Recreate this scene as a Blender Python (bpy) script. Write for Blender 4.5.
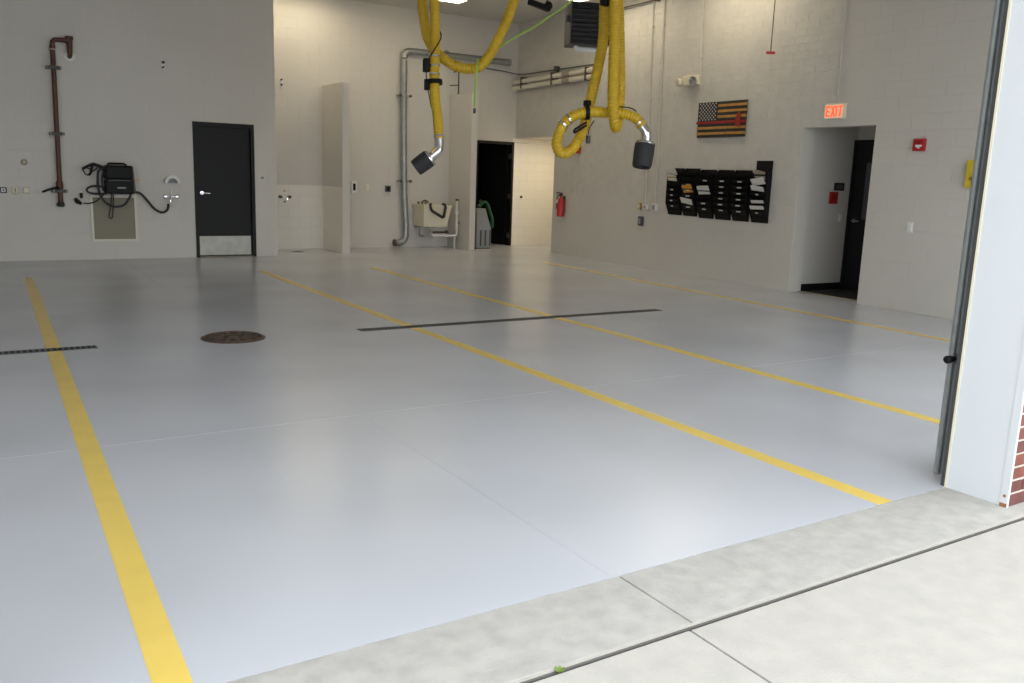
import bpy, bmesh, math, random
from mathutils import Vector, Matrix

random.seed(7)
for o in list(bpy.data.objects):
    bpy.data.objects.remove(o)
scene = bpy.context.scene
COL = scene.collection
PI = math.pi

# ------------------------------------------------------------------ camera
YAW, PITCH, ROLL = math.radians(32.223), math.radians(10.835), math.radians(-1.967)
f0 = Vector((math.sin(YAW), math.cos(YAW), 0)); r0 = Vector((math.cos(YAW), -math.sin(YAW), 0)); u0 = Vector((0, 0, 1))
fw = f0 * math.cos(PITCH) - u0 * math.sin(PITCH)
up0 = u0 * math.cos(PITCH) + f0 * math.sin(PITCH)
rt = r0 * math.cos(ROLL) - up0 * math.sin(ROLL)
up = up0 * math.cos(ROLL) + r0 * math.sin(ROLL)
cam = bpy.data.cameras.new('camera'); camo = bpy.data.objects.new('camera', cam); COL.objects.link(camo)
m = Matrix((rt, up, -fw)).transposed().to_4x4(); m.translation = Vector((0, 0, 1.5))
camo.matrix_world = m
cam.sensor_fit = 'HORIZONTAL'; cam.sensor_width = 36.0; cam.lens = 866.67 / 1024 * 36.0
cam.clip_start = 0.05; cam.clip_end = 300
scene.camera = camo

# ------------------------------------------------------------------ light
world = bpy.data.worlds.new('overcast_sky'); scene.world = world; world.use_nodes = True
bg = world.node_tree.nodes['Background']
bg.inputs[0].default_value = (0.90, 0.955, 1.0, 1); bg.inputs[1].default_value = 1.0
LAMP_STRENGTH = 4.4
vs = scene.view_settings
vs.view_transform = 'Standard'; vs.look = 'None'; vs.gamma = 1.0; vs.use_curve_mapping = False
vs.exposure = 1.75

# ------------------------------------------------------------------ materials
def mat(name, col, rough=0.6, metal=0.0, var=0.0, vscale=3.0, bump=0.0, bscale=40.0, emit=None, estr=0.0, rvar=0.0, col2=None, spec=0.5, soft=False):
    mt = bpy.data.materials.new(name); mt.use_nodes = True
    nt = mt.node_tree; b = nt.nodes['Principled BSDF']
    b.inputs['Base Color'].default_value = (*col, 1); b.inputs['Roughness'].default_value = rough; b.inputs['Metallic'].default_value = metal
    b.inputs['Specular IOR Level'].default_value = spec
    tc = None
    if var or bump or rvar:
        g = nt.nodes.new('ShaderNodeNewGeometry'); tc = g.outputs['Position']
    if var:
        n = nt.nodes.new('ShaderNodeTexNoise'); n.inputs['Scale'].default_value = vscale; n.inputs['Detail'].default_value = 1.5 if soft else 5
        nt.links.new(tc, n.inputs['Vector'])
        mx = nt.nodes.new('ShaderNodeMix'); mx.data_type = 'RGBA'
        c2 = col2 if col2 else tuple(c * (1 - var) for c in col)
        mx.inputs[6].default_value = (*col, 1); mx.inputs[7].default_value = (*c2, 1)
        rp = nt.nodes.new('ShaderNodeMapRange'); rp.inputs[1].default_value = 0.30 if soft else 0.35; rp.inputs[2].default_value = 0.75 if soft else 0.68
        nt.links.new(n.outputs['Fac'], rp.inputs[0]); nt.links.new(rp.outputs[0], mx.inputs[0])
        nt.links.new(mx.outputs[2], b.inputs['Base Color'])
    if rvar:
        n = nt.nodes.new('ShaderNodeTexNoise'); n.inputs['Scale'].default_value = 0.9; n.inputs['Detail'].default_value = 1.5
        nt.links.new(tc, n.inputs['Vector'])
        rp = nt.nodes.new('ShaderNodeMapRange'); rp.inputs[1].default_value = 0.1; rp.inputs[2].default_value = 0.9
        rp.inputs[3].default_value = rough - rvar; rp.inputs[4].default_value = rough + rvar
        nt.links.new(n.outputs['Fac'], rp.inputs[0]); nt.links.new(rp.outputs[0], b.inputs['Roughness'])
    if bump:
        n = nt.nodes.new('ShaderNodeTexNoise'); n.inputs['Scale'].default_value = bscale; n.inputs['Detail'].default_value = 4
        nt.links.new(tc, n.inputs['Vector'])
        bp = nt.nodes.new('ShaderNodeBump'); bp.inputs['Strength'].default_value = bump; bp.inputs['Distance'].default_value = 0.02
        nt.links.new(n.outputs['Fac'], bp.inputs['Height']); nt.links.new(bp.outputs[0], b.inputs['Normal'])
    if emit:
        b.inputs['Emission Color'].default_value = (*emit, 1); b.inputs['Emission Strength'].default_value = estr
    return mt

M = dict(
    wall=mat('painted_block', (0.605, 0.575, 0.525), 0.55, var=0.05, vscale=0.7, bump=0.10, bscale=60),
    rough=mat('painted_rough_block', (0.60, 0.575, 0.525), 0.55, var=0.08, vscale=6, bump=0.55, bscale=26),
    whitew=mat('white_wall_paint', (0.78, 0.74, 0.66), 0.45, var=0.03, vscale=1.0),
    floor=mat('grey_epoxy_floor', (0.54, 0.55, 0.585), 0.25, var=0.13, vscale=0.9, soft=True),
    joint=mat('floor_joint', (0.60, 0.61, 0.63), 0.5),
    yellowp=mat('yellow_floor_paint', (0.80, 0.58, 0.13), 0.32, var=0.08, vscale=4),
    conc=mat('concrete', (0.465, 0.44, 0.395), 0.85, var=0.10, vscale=9, bump=0.15, bscale=90),
    sill=mat('sill_concrete', (0.44, 0.42, 0.385), 0.8, var=0.18, vscale=11, bump=0.15, bscale=90),
    dirt=mat('joint_dirt', (0.12, 0.11, 0.10), 0.95),
    ceil=mat('ceiling_paint', (0.62, 0.60, 0.56), 0.8),
    black=mat('black_paint', (0.008, 0.008, 0.0085), 0.5, spec=0.25),
    blackp=mat('black_plastic', (0.0055, 0.0055, 0.006), 0.5, spec=0.18),
    rubber=mat('black_rubber', (0.025, 0.025, 0.027), 0.7, bump=0.2, bscale=60),
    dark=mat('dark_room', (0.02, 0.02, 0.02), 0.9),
    steel=mat('brushed_steel', (0.28, 0.27, 0.24), 0.42, 1.0, var=0.15, vscale=8),
    chrome=mat('chrome', (0.75, 0.76, 0.78), 0.14, 1.0),
    galv=mat('galvanised', (0.36, 0.38, 0.375), 0.45, 0.8, var=0.15, vscale=12),
    copper=mat('aged_copper', (0.10, 0.042, 0.026), 0.45, 0.35, var=0.3, vscale=6),
    cream=mat('cream_plastic', (0.72, 0.66, 0.50), 0.45),
    creamp=mat('cream_pipe', (0.70, 0.655, 0.55), 0.45),
    taupe=mat('taupe_panel', (0.25, 0.23, 0.165), 0.6, var=0.05, vscale=3),
    white=mat('white_plastic', (0.72, 0.72, 0.70), 0.4),
    whitem=mat('white_metal', (0.66, 0.68, 0.70), 0.4, var=0.03, vscale=1.5),
    hose=mat('yellow_hose', (0.64, 0.41, 0.014), 0.45, var=0.14, vscale=4),
    red=mat('red_plastic', (0.42, 0.018, 0.02), 0.4),
    redp=mat('red_stain', (0.30, 0.012, 0.012), 0.55),
    wood=mat('golden_wood', (0.52, 0.26, 0.055), 0.5, var=0.3, vscale=14),
    charred=mat('black_wood', (0.022, 0.018, 0.018), 0.55),
    paper=mat('paper', (0.66, 0.64, 0.60), 0.8),
    orange=mat('orange_paper', (0.66, 0.30, 0.03), 0.7),
    grey=mat('grey_plastic', (0.26, 0.27, 0.27), 0.5),
    greyd=mat('dark_grey', (0.055, 0.055, 0.058), 0.5),
    green=mat('green_plastic', (0.012, 0.085, 0.03), 0.4),
    lime=mat('lime_rope', (0.36, 0.56, 0.10), 0.6),
    iron=mat('rusty_iron', (0.13, 0.085, 0.06), 0.65, 0.3, var=0.4, vscale=18),
    brick=mat('red_brick', (0.25, 0.075, 0.05), 0.8, var=0.35, vscale=9, bump=0.3, bscale=90),
    brick2=mat('dark_red_brick', (0.17, 0.055, 0.045), 0.8, var=0.35, vscale=9, bump=0.3, bscale=90),
    mortar=mat('mortar', (0.62, 0.57, 0.50), 0.9, bump=0.2, bscale=120),
    rust=mat('rust', (0.36, 0.15, 0.06), 0.85, var=0.3, vscale=60),
    yellow=mat('yellow_plastic', (0.66, 0.50, 0.03), 0.45),
    brass=mat('brass', (0.55, 0.38, 0.14), 0.3, 1.0),
    lamp=mat('lamp_diffuser', (0.9, 0.9, 0.85), 0.5, emit=(1.0, 0.87, 0.62), estr=LAMP_STRENGTH),
    lampn=mat('downlight', (0.9, 0.9, 0.85), 0.5, emit=(1.0, 0.85, 0.60), estr=12.0),
    exitf=mat('exit_face', (0.75, 0.68, 0.52), 0.5, emit=(1.0, 0.75, 0.45), estr=0.06),
    exitr=mat('exit_letters', (0.7, 0.04, 0.02), 0.5, emit=(1.0, 0.08, 0.03), estr=0.55),
    weed=mat('weed_green', (0.15, 0.22, 0.04), 0.6),
    glass=mat('dark_glass', (0.07, 0.075, 0.08), 0.08),
    matb=mat('entrance_mat', (0.02, 0.02, 0.022), 0.95),
    tan=mat('tan_threshold', (0.34, 0.29, 0.22), 0.6),
)

# ------------------------------------------------------------------ geometry helpers
class MB:
    def __init__(s): s.bm = bmesh.new()
    def box(s, x0, x1, y0, y1, z0, z1, bev=0.0, rot=None):
        r = bmesh.ops.create_cube(s.bm, size=1)
        vs_ = r['verts']
        mt = Matrix.Translation(((x0+x1)/2, (y0+y1)/2, (z0+z1)/2))
        if rot is not None: mt = mt @ rot
        mt = mt @ Matrix.Diagonal((abs(x1-x0), abs(y1-y0), abs(z1-z0), 1))
        bmesh.ops.transform(s.bm, matrix=mt, verts=vs_)
        if bev:
            es = list({e for v in vs_ for e in v.link_edges})
            bmesh.ops.bevel(s.bm, geom=es, offset=bev, segments=2, affect='EDGES', profile=0.5)
        return s
    def cyl(s, p0, p1, r0, r1=None, n=16, caps=True):
        if r1 is None: r1 = r0
        p0 = Vector(p0); p1 = Vector(p1); d = p1 - p0
        q = d.to_track_quat('Z', 'Y').to_matrix().to_4x4()
        mt = Matrix.Translation((p0 + p1) / 2) @ q
        bmesh.ops.create_cone(s.bm, cap_ends=caps, segments=n, radius1=max(r0, 1e-5), radius2=max(r1, 1e-5), depth=d.length, matrix=mt)
        return s
    def sph(s, c, r, sx=1, sy=1, sz=1, n=14):
        bmesh.ops.create_uvsphere(s.bm, u_segments=n, v_segments=max(6, n//2+2), radius=r, matrix=Matrix.Translation(c) @ Matrix.Diagonal((sx, sy, sz, 1)))
        return s
    def lathe(s, c, axis, prof, n=20):
        """prof: list of (distance along axis, radius)"""
        c = Vector(c); q = Vector(axis).to_track_quat('Z', 'Y').to_matrix()
        rings = []
        for h, r in prof:
            rings.append([s.bm.verts.new(c + q @ Vector((r*math.cos(2*PI*i/n), r*math.sin(2*PI*i/n), h))) for i in range(n)])
        for a, b in zip(rings, rings[1:]):
            for i in range(n):
                s.bm.faces.new((a[i], a[(i+1) % n], b[(i+1) % n], b[i]))
        s.bm.faces.new(rings[0][::-1]); s.bm.faces.new(rings[-1])
        return s
    def tube(s, pts, r, n=10, rfun=None, closed=False, caps=True):
        pts = [Vector(p) for p in pts]; N = len(pts)
        tan = []
        for i in range(N):
            a = pts[(i-1) % N] if closed else pts[max(0, i-1)]; b = pts[(i+1) % N] if closed else pts[min(N-1, i+1)]
            d = b - a
            tan.append(d.normalized() if d.length > 1e-9 else Vector((0, 0, 1)))
        ref = Vector((0.13, 0.31, 0.94))
        if abs(tan[0].dot(ref)) > 0.95: ref = Vector((1, 0, 0))
        nrm = (ref - tan[0] * ref.dot(tan[0])).normalized()
        rings = []
        for i in range(N):
            nrm = nrm - tan[i] * nrm.dot(tan[i])
            nrm.normalize(); bn = tan[i].cross(nrm)
            rr = rfun(i) if rfun else r
            rings.append([s.bm.verts.new(pts[i] + (nrm*math.cos(2*PI*k/n) + bn*math.sin(2*PI*k/n)) * rr) for k in range(n)])
        pairs = list(zip(rings, rings[1:])) + ([(rings[-1], rings[0])] if closed else [])
        for a, b in pairs:
            for k in range(n):
                s.bm.faces.new((a[k], a[(k+1) % n], b[(k+1) % n], b[k]))
        if caps and not closed:
            s.bm.faces.new(rings[0][::-1]); s.bm.faces.new(rings[-1])
        return s
    def prism(s, poly, d0, d1, plane='xz'):
        """extrude polygon (list of 2D) between depth d0 and d1. plane xz -> depth y, xy -> depth z, yz -> depth x"""
        def P(a, b, d): return {'xz': (a, d, b), 'xy': (a, b, d), 'yz': (d, a, b)}[plane]
        A = [s.bm.verts.new(P(a, b, d0)) for a, b in poly]; B = [s.bm.verts.new(P(a, b, d1)) for a, b in poly]
        n = len(poly)
        s.bm.faces.new(A); s.bm.faces.new(B[::-1])
        for i in range(n): s.bm.faces.new((A[i], B[i], B[(i+1) % n], A[(i+1) % n]))
        return s
    def mesh(s, name, smooth=False, angle=0.6):
        bmesh.ops.recalc_face_normals(s.bm, faces=s.bm.faces[:])
        me = bpy.data.meshes.new(name); s.bm.to_mesh(me); s.bm.free()
        if smooth:
            for p in me.polygons: p.use_smooth = True
            try: me.set_sharp_from_angle(angle=angle)
            except Exception: pass
        return me
    def build(s, name, material, parent=None, loc=(0, 0, 0), smooth=False, label=None, angle=0.6):
        return link(name, s.mesh(name, smooth, angle), material, parent, loc, label)

def link(name, me, material, parent=None, loc=(0, 0, 0), label=None):
    if material is not None and not me.materials: me.materials.append(M[material] if isinstance(material, str) else material)
    o = bpy.data.objects.new(name, me); COL.objects.link(o); o.location = loc
    if parent: o.parent = parent
    if label: o['label'] = label
    return o
def tag(o, label, cat, group=None):
    o['label'] = label; o['category'] = cat
    if group: o['group'] = group
    return o
def thing(name, label, cat, loc=(0, 0, 0), rz=0.0, group=None):
    o = bpy.data.objects.new(name, None); COL.objects.link(o); o.empty_display_size = 0.1
    o.location = loc; o.rotation_euler = (0, 0, rz)
    return tag(o, label, cat, group)
def struct(o, label=None):
    o['kind'] = 'structure'
    if label: o['label'] = label
    return o
def crom(pts, step):
    """Catmull-Rom resample with an even step"""
    P = [Vector(p) for p in pts]; P = [2*P[0]-P[1]] + P + [2*P[-1]-P[-2]]
    out = []
    for i in range(1, len(P)-2):
        for k in range(40):
            t = k/40; a, b, c, d = P[i-1:i+3]
            out.append(0.5*((2*b) + (c-a)*t + (2*a-5*b+4*c-d)*t*t + (3*b-a-3*c+d)*t**3))
    out.append(P[-2]); res = [out[0]]; acc = 0
    for a, b in zip(out, out[1:]):
        L = (b-a).length
        while acc + L >= step:
            tt = (step-acc)/L; a = a.lerp(b, tt); res.append(a.copy()); L = (b-a).length; acc = 0
        acc += L
    return res

# right wall local frame: x = along the wall away from the door front, y = out of the wall into the hall
RW0 = Vector((9.80, 5.5, 0)); SK = 0.0245; RANG = PI/2 - SK
UX = Vector((math.sin(SK), math.cos(SK), 0)); NX = Vector((-math.cos(SK), math.sin(SK), 0))
def RW(u, v, z): return RW0 + UX*u + NX*v + Vector((0, 0, z))
def rthing(name, label, cat, u, z, v=0.0, group=None): return thing(name, label, cat, RW(u, v, z), RANG, group)

LWY, RCY = 14.84, 16.10        # left rear wall, recessed rear wall
LX, CZ = -6.2, 4.60            # left end of hall, ceiling
PF = 0.0026                     # block face stands this far proud of the mortar

# ------------------------------------------------------------------ block work
_bm_cache = {}
def block_mesh(w, h, d, flip, material):
    key = (round(w, 3), round(h, 3), d, flip, material)
    if key not in _bm_cache:
        c = 0.002; s = -1 if flip else 1
        bm = bmesh.new()
        F = [(-w/2+c, s*d, -h/2+c), (w/2-c, s*d, -h/2+c), (w/2-c, s*d, h/2-c), (-w/2+c, s*d, h/2-c)]
        B = [(-w/2, s*(d-0.0015), -h/2), (w/2, s*(d-0.0015), -h/2), (w/2, s*(d-0.0015), h/2), (-w/2, s*(d-0.0015), h/2)]
        K = [(x, -s*0.002, z) for x, y, z in B]
        f = [bm.verts.new(p) for p in F]; b = [bm.verts.new(p) for p in B]; k = [bm.verts.new(p) for p in K]
        bm.faces.new(f); bm.faces.new(k)
        for i in range(4):
            j = (i+1) % 4
            bm.faces.new((f[i], b[i], b[j], f[j])); bm.faces.new((b[i], k[i], k[j], b[j]))
        bmesh.ops.recalc_face_normals(bm, faces=bm.faces[:])
        me = bpy.data.meshes.new('block'); bm.to_mesh(me); bm.free(); me.materials.append(M[material])
        _bm_cache[key] = me
    return _bm_cache[key]

def subtract(r, h):
    a0, a1, b0, b1 = r; x0, x1, z0, z1 = h
    if x1 <= a0 or x0 >= a1 or z1 <= b0 or z0 >= b1: return [r]
    out = []
    if b0 < z0: out.append((a0, a1, b0, z0))
    if b1 > z1: out.append((a0, a1, z1, b1))
    lo, hi = max(b0, z0), min(b1, z1)
    if a0 < x0: out.append((a0, x0, lo, hi))
    if a1 > x1: out.append((x1, a1, lo, hi))
    return out

def blocks(parent, name, ua, ub, za, zb, L, Hh, holes, focus, material, flip=False, y=0.0, limit=300, mfun=None, d=PF, g=0.0042):
    rects = []; nz = int(round((zb-za)/Hh + 0.49)); 
    for j in range(nz):
        z0 = za + j*Hh; z1 = min(z0+Hh, zb)
        if z1 - z0 < 0.02: continue
        u = ua - (L/2 if j % 2 else 0)
        while u < ub - 0.01:
            rs = [(max(u, ua), min(u+L, ub), z0, z1)]
            for h in holes: rs = [q for r in rs for q in subtract(r, h)]
            rects += [r for r in rs if r[1]-r[0] > 0.03 and r[3]-r[2] > 0.02]
            u += L
    rects.sort(key=lambda r: max(abs((r[0]+r[1])/2-focus[0])/focus[2], abs((r[2]+r[3])/2-focus[1])/focus[3]))
    rests = {}
    for i, r in enumerate(rects):
        w, h = r[1]-r[0]-g, r[3]-r[2]-g; cu, cz = (r[0]+r[1])/2, (r[2]+r[3])/2
        mm = mfun(cu, cz) if mfun else material
        if i < limit:
            o = bpy.data.objects.new(name, block_mesh(w, h, d, flip, mm)); COL.objects.link(o)
            o.parent = parent; o.location = (cu, y, cz)
        else:
            me = block_mesh(w, h, d, flip, mm)
            rest = rests.setdefault(mm, bmesh.new())
            vv = [rest.verts.new(v.co + Vector((cu, y, cz))) for v in me.vertices]
            for p in me.polygons: rest.faces.new([vv[k] for k in p.vertices])
    for mm, rest in rests.items():
        me = bpy.data.meshes.new(name + '_courses'); rest.to_mesh(me); me.materials.append(M[mm]); rest.free()
        o = bpy.data.objects.new(name + '_courses', me); COL.objects.link(o); o.parent = parent; o['kind'] = 'stuff'

# ================================================================== THE SETTING
# floor: slabs separated by thin joints
fl = MB().box(LX, 11.6, 2.40, 19.0, -0.30, -0.002).build('floor', 'joint'); struct(fl, 'light grey glossy epoxy floor of the vehicle bay')
g = 0.0007
xs = [LX, -2.9, 2.0, 6.9, 11.6]; ys = [2.40, 4.92, 9.6, 13.9, 19.0]
for i in range(4):
    for j in range(4):
        MB().box(xs[i]+g, xs[i+1]-g, ys[j]+(0, 0.0022, g, g)[j], ys[j+1]-(0.0022, g, g, g)[j], -0.05, 0).build('floor_slab', 'floor', fl)
def stripe(x0, y0, x1, y1, w, label):
    d = Vector((x1-x0, y1-y0, 0)).normalized(); n = Vector((d.y, -d.x, 0)) * w/2
    p = [(x0-n.x, y0-n.y), (x0+n.x, y0+n.y), (x1+n.x, y1+n.y), (x1-n.x, y1-n.y)]
    MB().prism(p, 0.0001, 0.0008, 'xy').build('painted_line', 'yellowp', fl, label=label)
stripe(0.415, 2.40, 0.615, 12.68, 0.106, 'yellow painted line nearest the left edge of the floor')
stripe(3.69, 2.40, 3.61, 12.72, 0.106, 'yellow painted line from the sill towards the black door')
stripe(5.35, 2.40, 5.38, 12.78, 0.106, 'yellow painted line across the right end of the long trench drain')
stripe(8.32, 2.40, 8.69, 12.78, 0.106, 'yellow painted line along the right wall')

# apron and sill outside
ap = MB().box(-12, 16, -14, 1.985, -0.25, -0.03).build('ground', 'dirt'); struct(ap, 'pale concrete apron in front of the bay door')
xs2 = [-12, -7, -2.6, 2.0, 6.6, 11.2, 16]; ys2 = [-14, -9, -5, -1.4, 1.985]
for i in range(6):
    for j in range(4):
        MB().box(xs2[i]+0.004, xs2[i+1]-0.004, ys2[j]+0.004, ys2[j+1]-(0.004 if j < 3 else 0.018), -0.12, -0.006, 0.003).build('concrete_slab', 'conc', ap)
si = MB().box(LX-0.3, 10.3, 1.985, 2.40, -0.3, -0.04).build('trim_1', 'dirt'); struct(si, 'concrete sill under the bay doors')
for a, b in ((-0.62, 2.035), (2.035, 4.70), (4.70, 9.25), (-5.3, -0.62)):
    MB().box(a+0.003, b-0.003, 1.993, 2.398, -0.12, 0.0, 0.004).build('sill_slab', 'sill', si)
MB().box(-0.6, 4.30, 1.977, 1.992, -0.06, -0.008).build('joint_filler', 'dirt', si)
MB().box(-0.6, 4.30, 1.986, 1.993, -0.0075, -0.001).build('edge_strip', 'conc', si)

# ceiling
struct(MB().box(LX-0.3, 11.6, 2.03, 19.0, CZ, CZ+0.25).build('ceiling', 'ceil'), 'grey painted ceiling of the bay')
# left end wall
struct(MB().box(LX-0.3, LX, 2.03, 16.5, 0, CZ).build('wall_left', 'wall'), 'light grey block wall at the left end')

# left rear wall with the black door
D0, D1, DH = 3.165, 4.145, 2.18
wb = MB()
wb.box(LX, D0, LWY, LWY+0.2, 0, CZ); wb.box(D1, 4.51, LWY, LWY+0.2, 0, CZ); wb.box(D0, D1, LWY, LWY+0.2, DH, CZ)
wb.box(4.31, 4.51, LWY+0.2, RCY, 0, CZ)
wb.box(D0, D1, LWY+0.19, LWY+0.2, 0, DH)
wbo = struct(wb.build('wall_back', 'wall'), 'light grey painted block wall with the black door')
blocks(wbo, 'block', LX, 4.51, 0, CZ, 0.406, 0.203, [(D0, D1, 0, DH)], (2.0, 2.2, 2.6, 2.4), 'wall', flip=True, y=LWY)

# recessed rear wall with the dark doorway
E0, E1, EH = 9.10, 10.03, 2.20
wr = MB()
wr.box(4.31, E0, RCY, RCY+0.2, 0, CZ); wr.box(E1, 11.6, RCY, RCY+0.2, 0, CZ); wr.box(E0, E1, RCY, RCY+0.2, EH, CZ)
wro = struct(wr.build('wall_recess', 'wall'), 'pale grey block wall at the rear of the recess, warmly lit at the top')
def recm(u, z): return 'whitew' if (u < 5.78 and z < 1.2) or u > 10.03 and z < 2.3 else 'wall'
blocks(wro, 'block', 4.51, 11.3, 0, CZ, 0.406, 0.1985, [(E0, E1, 0, EH), (10.06, 11.3, 2.28, CZ), (5.785, 5.925, 0, 3.02), (8.47, 8.60, 0, 3.05)], (7.2, 2.0, 2.9, 2.2), 'wall', flip=True, y=RCY, mfun=recm)
# dark room behind, its shade put into near-black wall colour
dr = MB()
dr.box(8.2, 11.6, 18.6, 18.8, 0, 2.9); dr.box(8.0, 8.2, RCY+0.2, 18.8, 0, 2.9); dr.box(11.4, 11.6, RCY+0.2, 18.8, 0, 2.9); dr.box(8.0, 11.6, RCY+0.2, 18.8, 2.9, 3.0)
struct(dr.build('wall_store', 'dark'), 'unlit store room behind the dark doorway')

# right wall
U1 = 9.05                              # corner where the niche begins
UE = 10.62                             # rear end against the recess wall
O0, O1, OH = 1.66, 2.82, 2.28          # opening to the vestibule
rw = MB()
rw.box(-3.5, O0, -0.25, 0, 0, CZ); rw.box(O1, U1, -0.25, 0, 0, CZ); rw.box(O0, O1, -0.25, 0, OH, CZ); rw.box(U1, UE, -0.25, 0, 2.29, CZ)
rwo = struct(rw.build('wall_right', 'wall', None, RW0), 'light grey painted block wall along the right side'); rwo.rotation_euler.z = RANG
blocks(rwo, 'block', -3.1, U1, 0, CZ, 0.406, 0.2, [(O0, O1, 0, OH), (2.3, 12, 1.2, 5)], (4.6, 1.3, 4.7, 2.2), 'wall')
blocks(rwo, 'rough_block', 2.3, UE, 1.2, CZ, 0.406, 0.1, [(U1, UE, 0, 2.29), (O0, O1, 0, OH)], (5.2, 2.6, 3.6, 1.4), 'rough', d=PF+.0015, g=0.007)
# niche
ni = MB()
ni.box(9.0, UE, -1.5, -0.25, 2.29, 2.45); ni.box(8.8, U1, -1.5, -0.25, 0, 2.45); ni.box(8.8, UE, -1.6, -1.5, 0, 2.45)
nio = struct(ni.build('wall_niche', 'whitew', None, RW0), 'white walls and soffit of the lit niche'); nio.rotation_euler.z = RANG
# vestibule
ve = MB()
ve.box(O1+0.05, O1+0.20, -1.2, -0.25, 0, 2.6); ve.box(0.9, O1+0.20, -1.32, -1.2, 0, 2.6); ve.box(0.75, 0.9, -1.32, -0.25, 0, 2.6); ve.box(0.75, O1+0.20, -1.32, -0.25, 2.6, 2.7)
veo = struct(ve.build('wall_vestibule', 'wall', None, RW0), 'grey walls of the dim vestibule beyond the opening'); veo.rotation_euler.z = RANG
vf = struct(MB().box(0.75, O1+0.20, -1.3, -0.25, -0.1, 0.001).build('floor_vestibule', 'matb', None, RW0), 'dark floor of the vestibule'); vf.rotation_euler.z = RANG
bb = struct(MB().box(O1+0.038, O1+0.0495, -1.19, -0.25, 0.002, 0.10).build('baseboard_vestibule', 'black', None, RW0), 'black rubber baseboard in the vestibule'); bb.rotation_euler.z = RANG
th = struct(MB().box(O0+0.004, O1-0.004, -0.25, -0.19, 0.0015, 0.012, 0.003).build('trim_2', 'tan', None, RW0), 'tan threshold strip of the vestibule opening'); th.rotation_euler.z = RANG

# front wall, three bay openings; unseen left one and heads shaped for the light
JL, JR = -0.18, 4.18; B0, B1 = 4.75, 9.11; A0, A1 = -5.11, -0.75; OHT = 3.75
fr = MB()
for a, b in ((LX-0.3, A0), (A1, JL-0.03), (JR+0.014, B0), (B1, 10.25)): fr.box(a, b, 2.091, 2.40, -0.02, OHT)
fr.box(LX-0.3, 10.25, 2.091, 2.40, OHT, CZ+0.9)
fro = struct(fr.build('wall_front', 'mortar'), 'brick front wall between the bay doors')
def brick_mesh(w):
    me = MB().box(-w/2, w/2, -0.0, 0.05, 0, 0.055, 0.003).mesh('brick'); return me
bms = {}
for j in range(61):
    z = j*0.067 + 0.003; x = JR+0.016 - (0.105 if j % 2 else 0)
    while x < B0-0.02:
        a, b = max(x, JR+0.016), min(x+0.2, B0-0.03)
        if b-a > 0.03:
            k = (round(b-a, 3), random.random() < 0.35)
            if k not in bms:
                bms[k] = brick_mesh(k[0]); bms[k].materials.append(M['brick2' if k[1] else 'brick'])
            o = bpy.data.objects.new('brick', bms[k]); COL.objects.link(o); o.parent = fro; o.location = ((a+b)/2, 2.085+random.uniform(-.002, .002), z)
        x += 0.21

# white steel jamb of the open bay door
def jamb(name, x, s, label):
    t = struct(MB().box(*sorted((x, x+s*0.03)), 2.12, 2.40, 0, OHT).build(name, 'whitem'), label)
    MB().box(*sorted((x-s*0.004, x+s*0.012)), 2.083, 2.12, 0, OHT).build('corner_angle', 'whitem', t, label='white steel corner angle')
    MB().box(*sorted((x-s*0.004, x+s*0.03)), 2.394, 2.405, 0, OHT).build('stop_strip', 'cream', t)
    MB().box(*sorted((x+s*0.005, x+s*0.04)), 2.405, 2.43, 0, OHT).build('weather_seal', 'greyd', t)
    MB().box(*sorted((x-s*0.0055, x-s*0.0035)), 2.084, 2.119, 0.0, 0.018).build('rust_patch', 'rust', t)
    MB().cyl((x-s*0.0055, 2.10, 0.055), (x-s*0.003, 2.10, 0.055), 0.008, n=10).build('rust_spot', 'rust', t)
    return t
jamb('trim_3', JR, 1, 'white metal jamb panel of the open bay door')
jamb('trim_4', JL, -1, 'white metal jamb panel on the left of the open bay door')
tr = thing('door_track', 'galvanised vertical track of the overhead door behind the white jamb', 'track', (JR+0.02, 2.43, 0))
MB().box(0.02, 0.075, 0.0, 0.012, 0.03, OHT).box(0.068, 0.08, 0.0, 0.075, 0.03, OHT).build('rail', 'galv', tr)
MB().tube([(0.05, 0.07, 0.03), (0.05, 0.07, OHT)], 0.014, 8).build('lip', 'galv', tr)
for z in (0.5, 1.4, 2.3, 3.2): MB().box(0.05, 0.12, 0.0, 0.004, z, z+0.06).build('bracket', 'galv', tr)
pe = MB().lathe((0.065, 0.05, 0.655), (-1, 0, 0), [(0, 0.014), (0.055, 0.014), (0.06, 0.02), (0.085, 0.02), (0.09, 0.012)], 14).build('sensor', 'blackp', tr, smooth=True, label='small black sensor sticking out of the track')
MB().box(0.045, 0.065, 0.03, 0.08, 0.63, 0.68).build('bracket', 'greyd', pe)

# doors -------------------------------------------------------------
def lever(parent, loc, d=-1, s=1, material='chrome'):
    x, y, z = loc; b = MB()
    b.lathe((x, y, z), (0, d, 0), [(0, 0.03), (0.008, 0.03), (0.010, 0.012), (0.05, 0.011)], 14)
    b.tube([(x, y+d*0.045, z), (x+s*0.02, y+d*0.052, z), (x+s*0.12, y+d*0.05, z-0.004)], 0.010, 8)
    return b.build('lever_handle', material, parent, smooth=True, label='silver lever handle')
d1 = struct(MB().box(D0+0.055, D1-0.055, LWY+0.06, LWY+0.105, 0.012, DH-0.06, 0.002).build('door_1', 'black'), 'closed black door with a steel kick plate in the rear wall')
MB().box(D0, D0+0.055, LWY-0.012, LWY+0.14, 0, DH).box(D1-0.055, D1, LWY-0.012, LWY+0.14, 0, DH).box(D0+0.055, D1-0.055, LWY-0.012, LWY+0.14, DH-0.06, DH).build('door_frame', 'black', d1)
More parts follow.
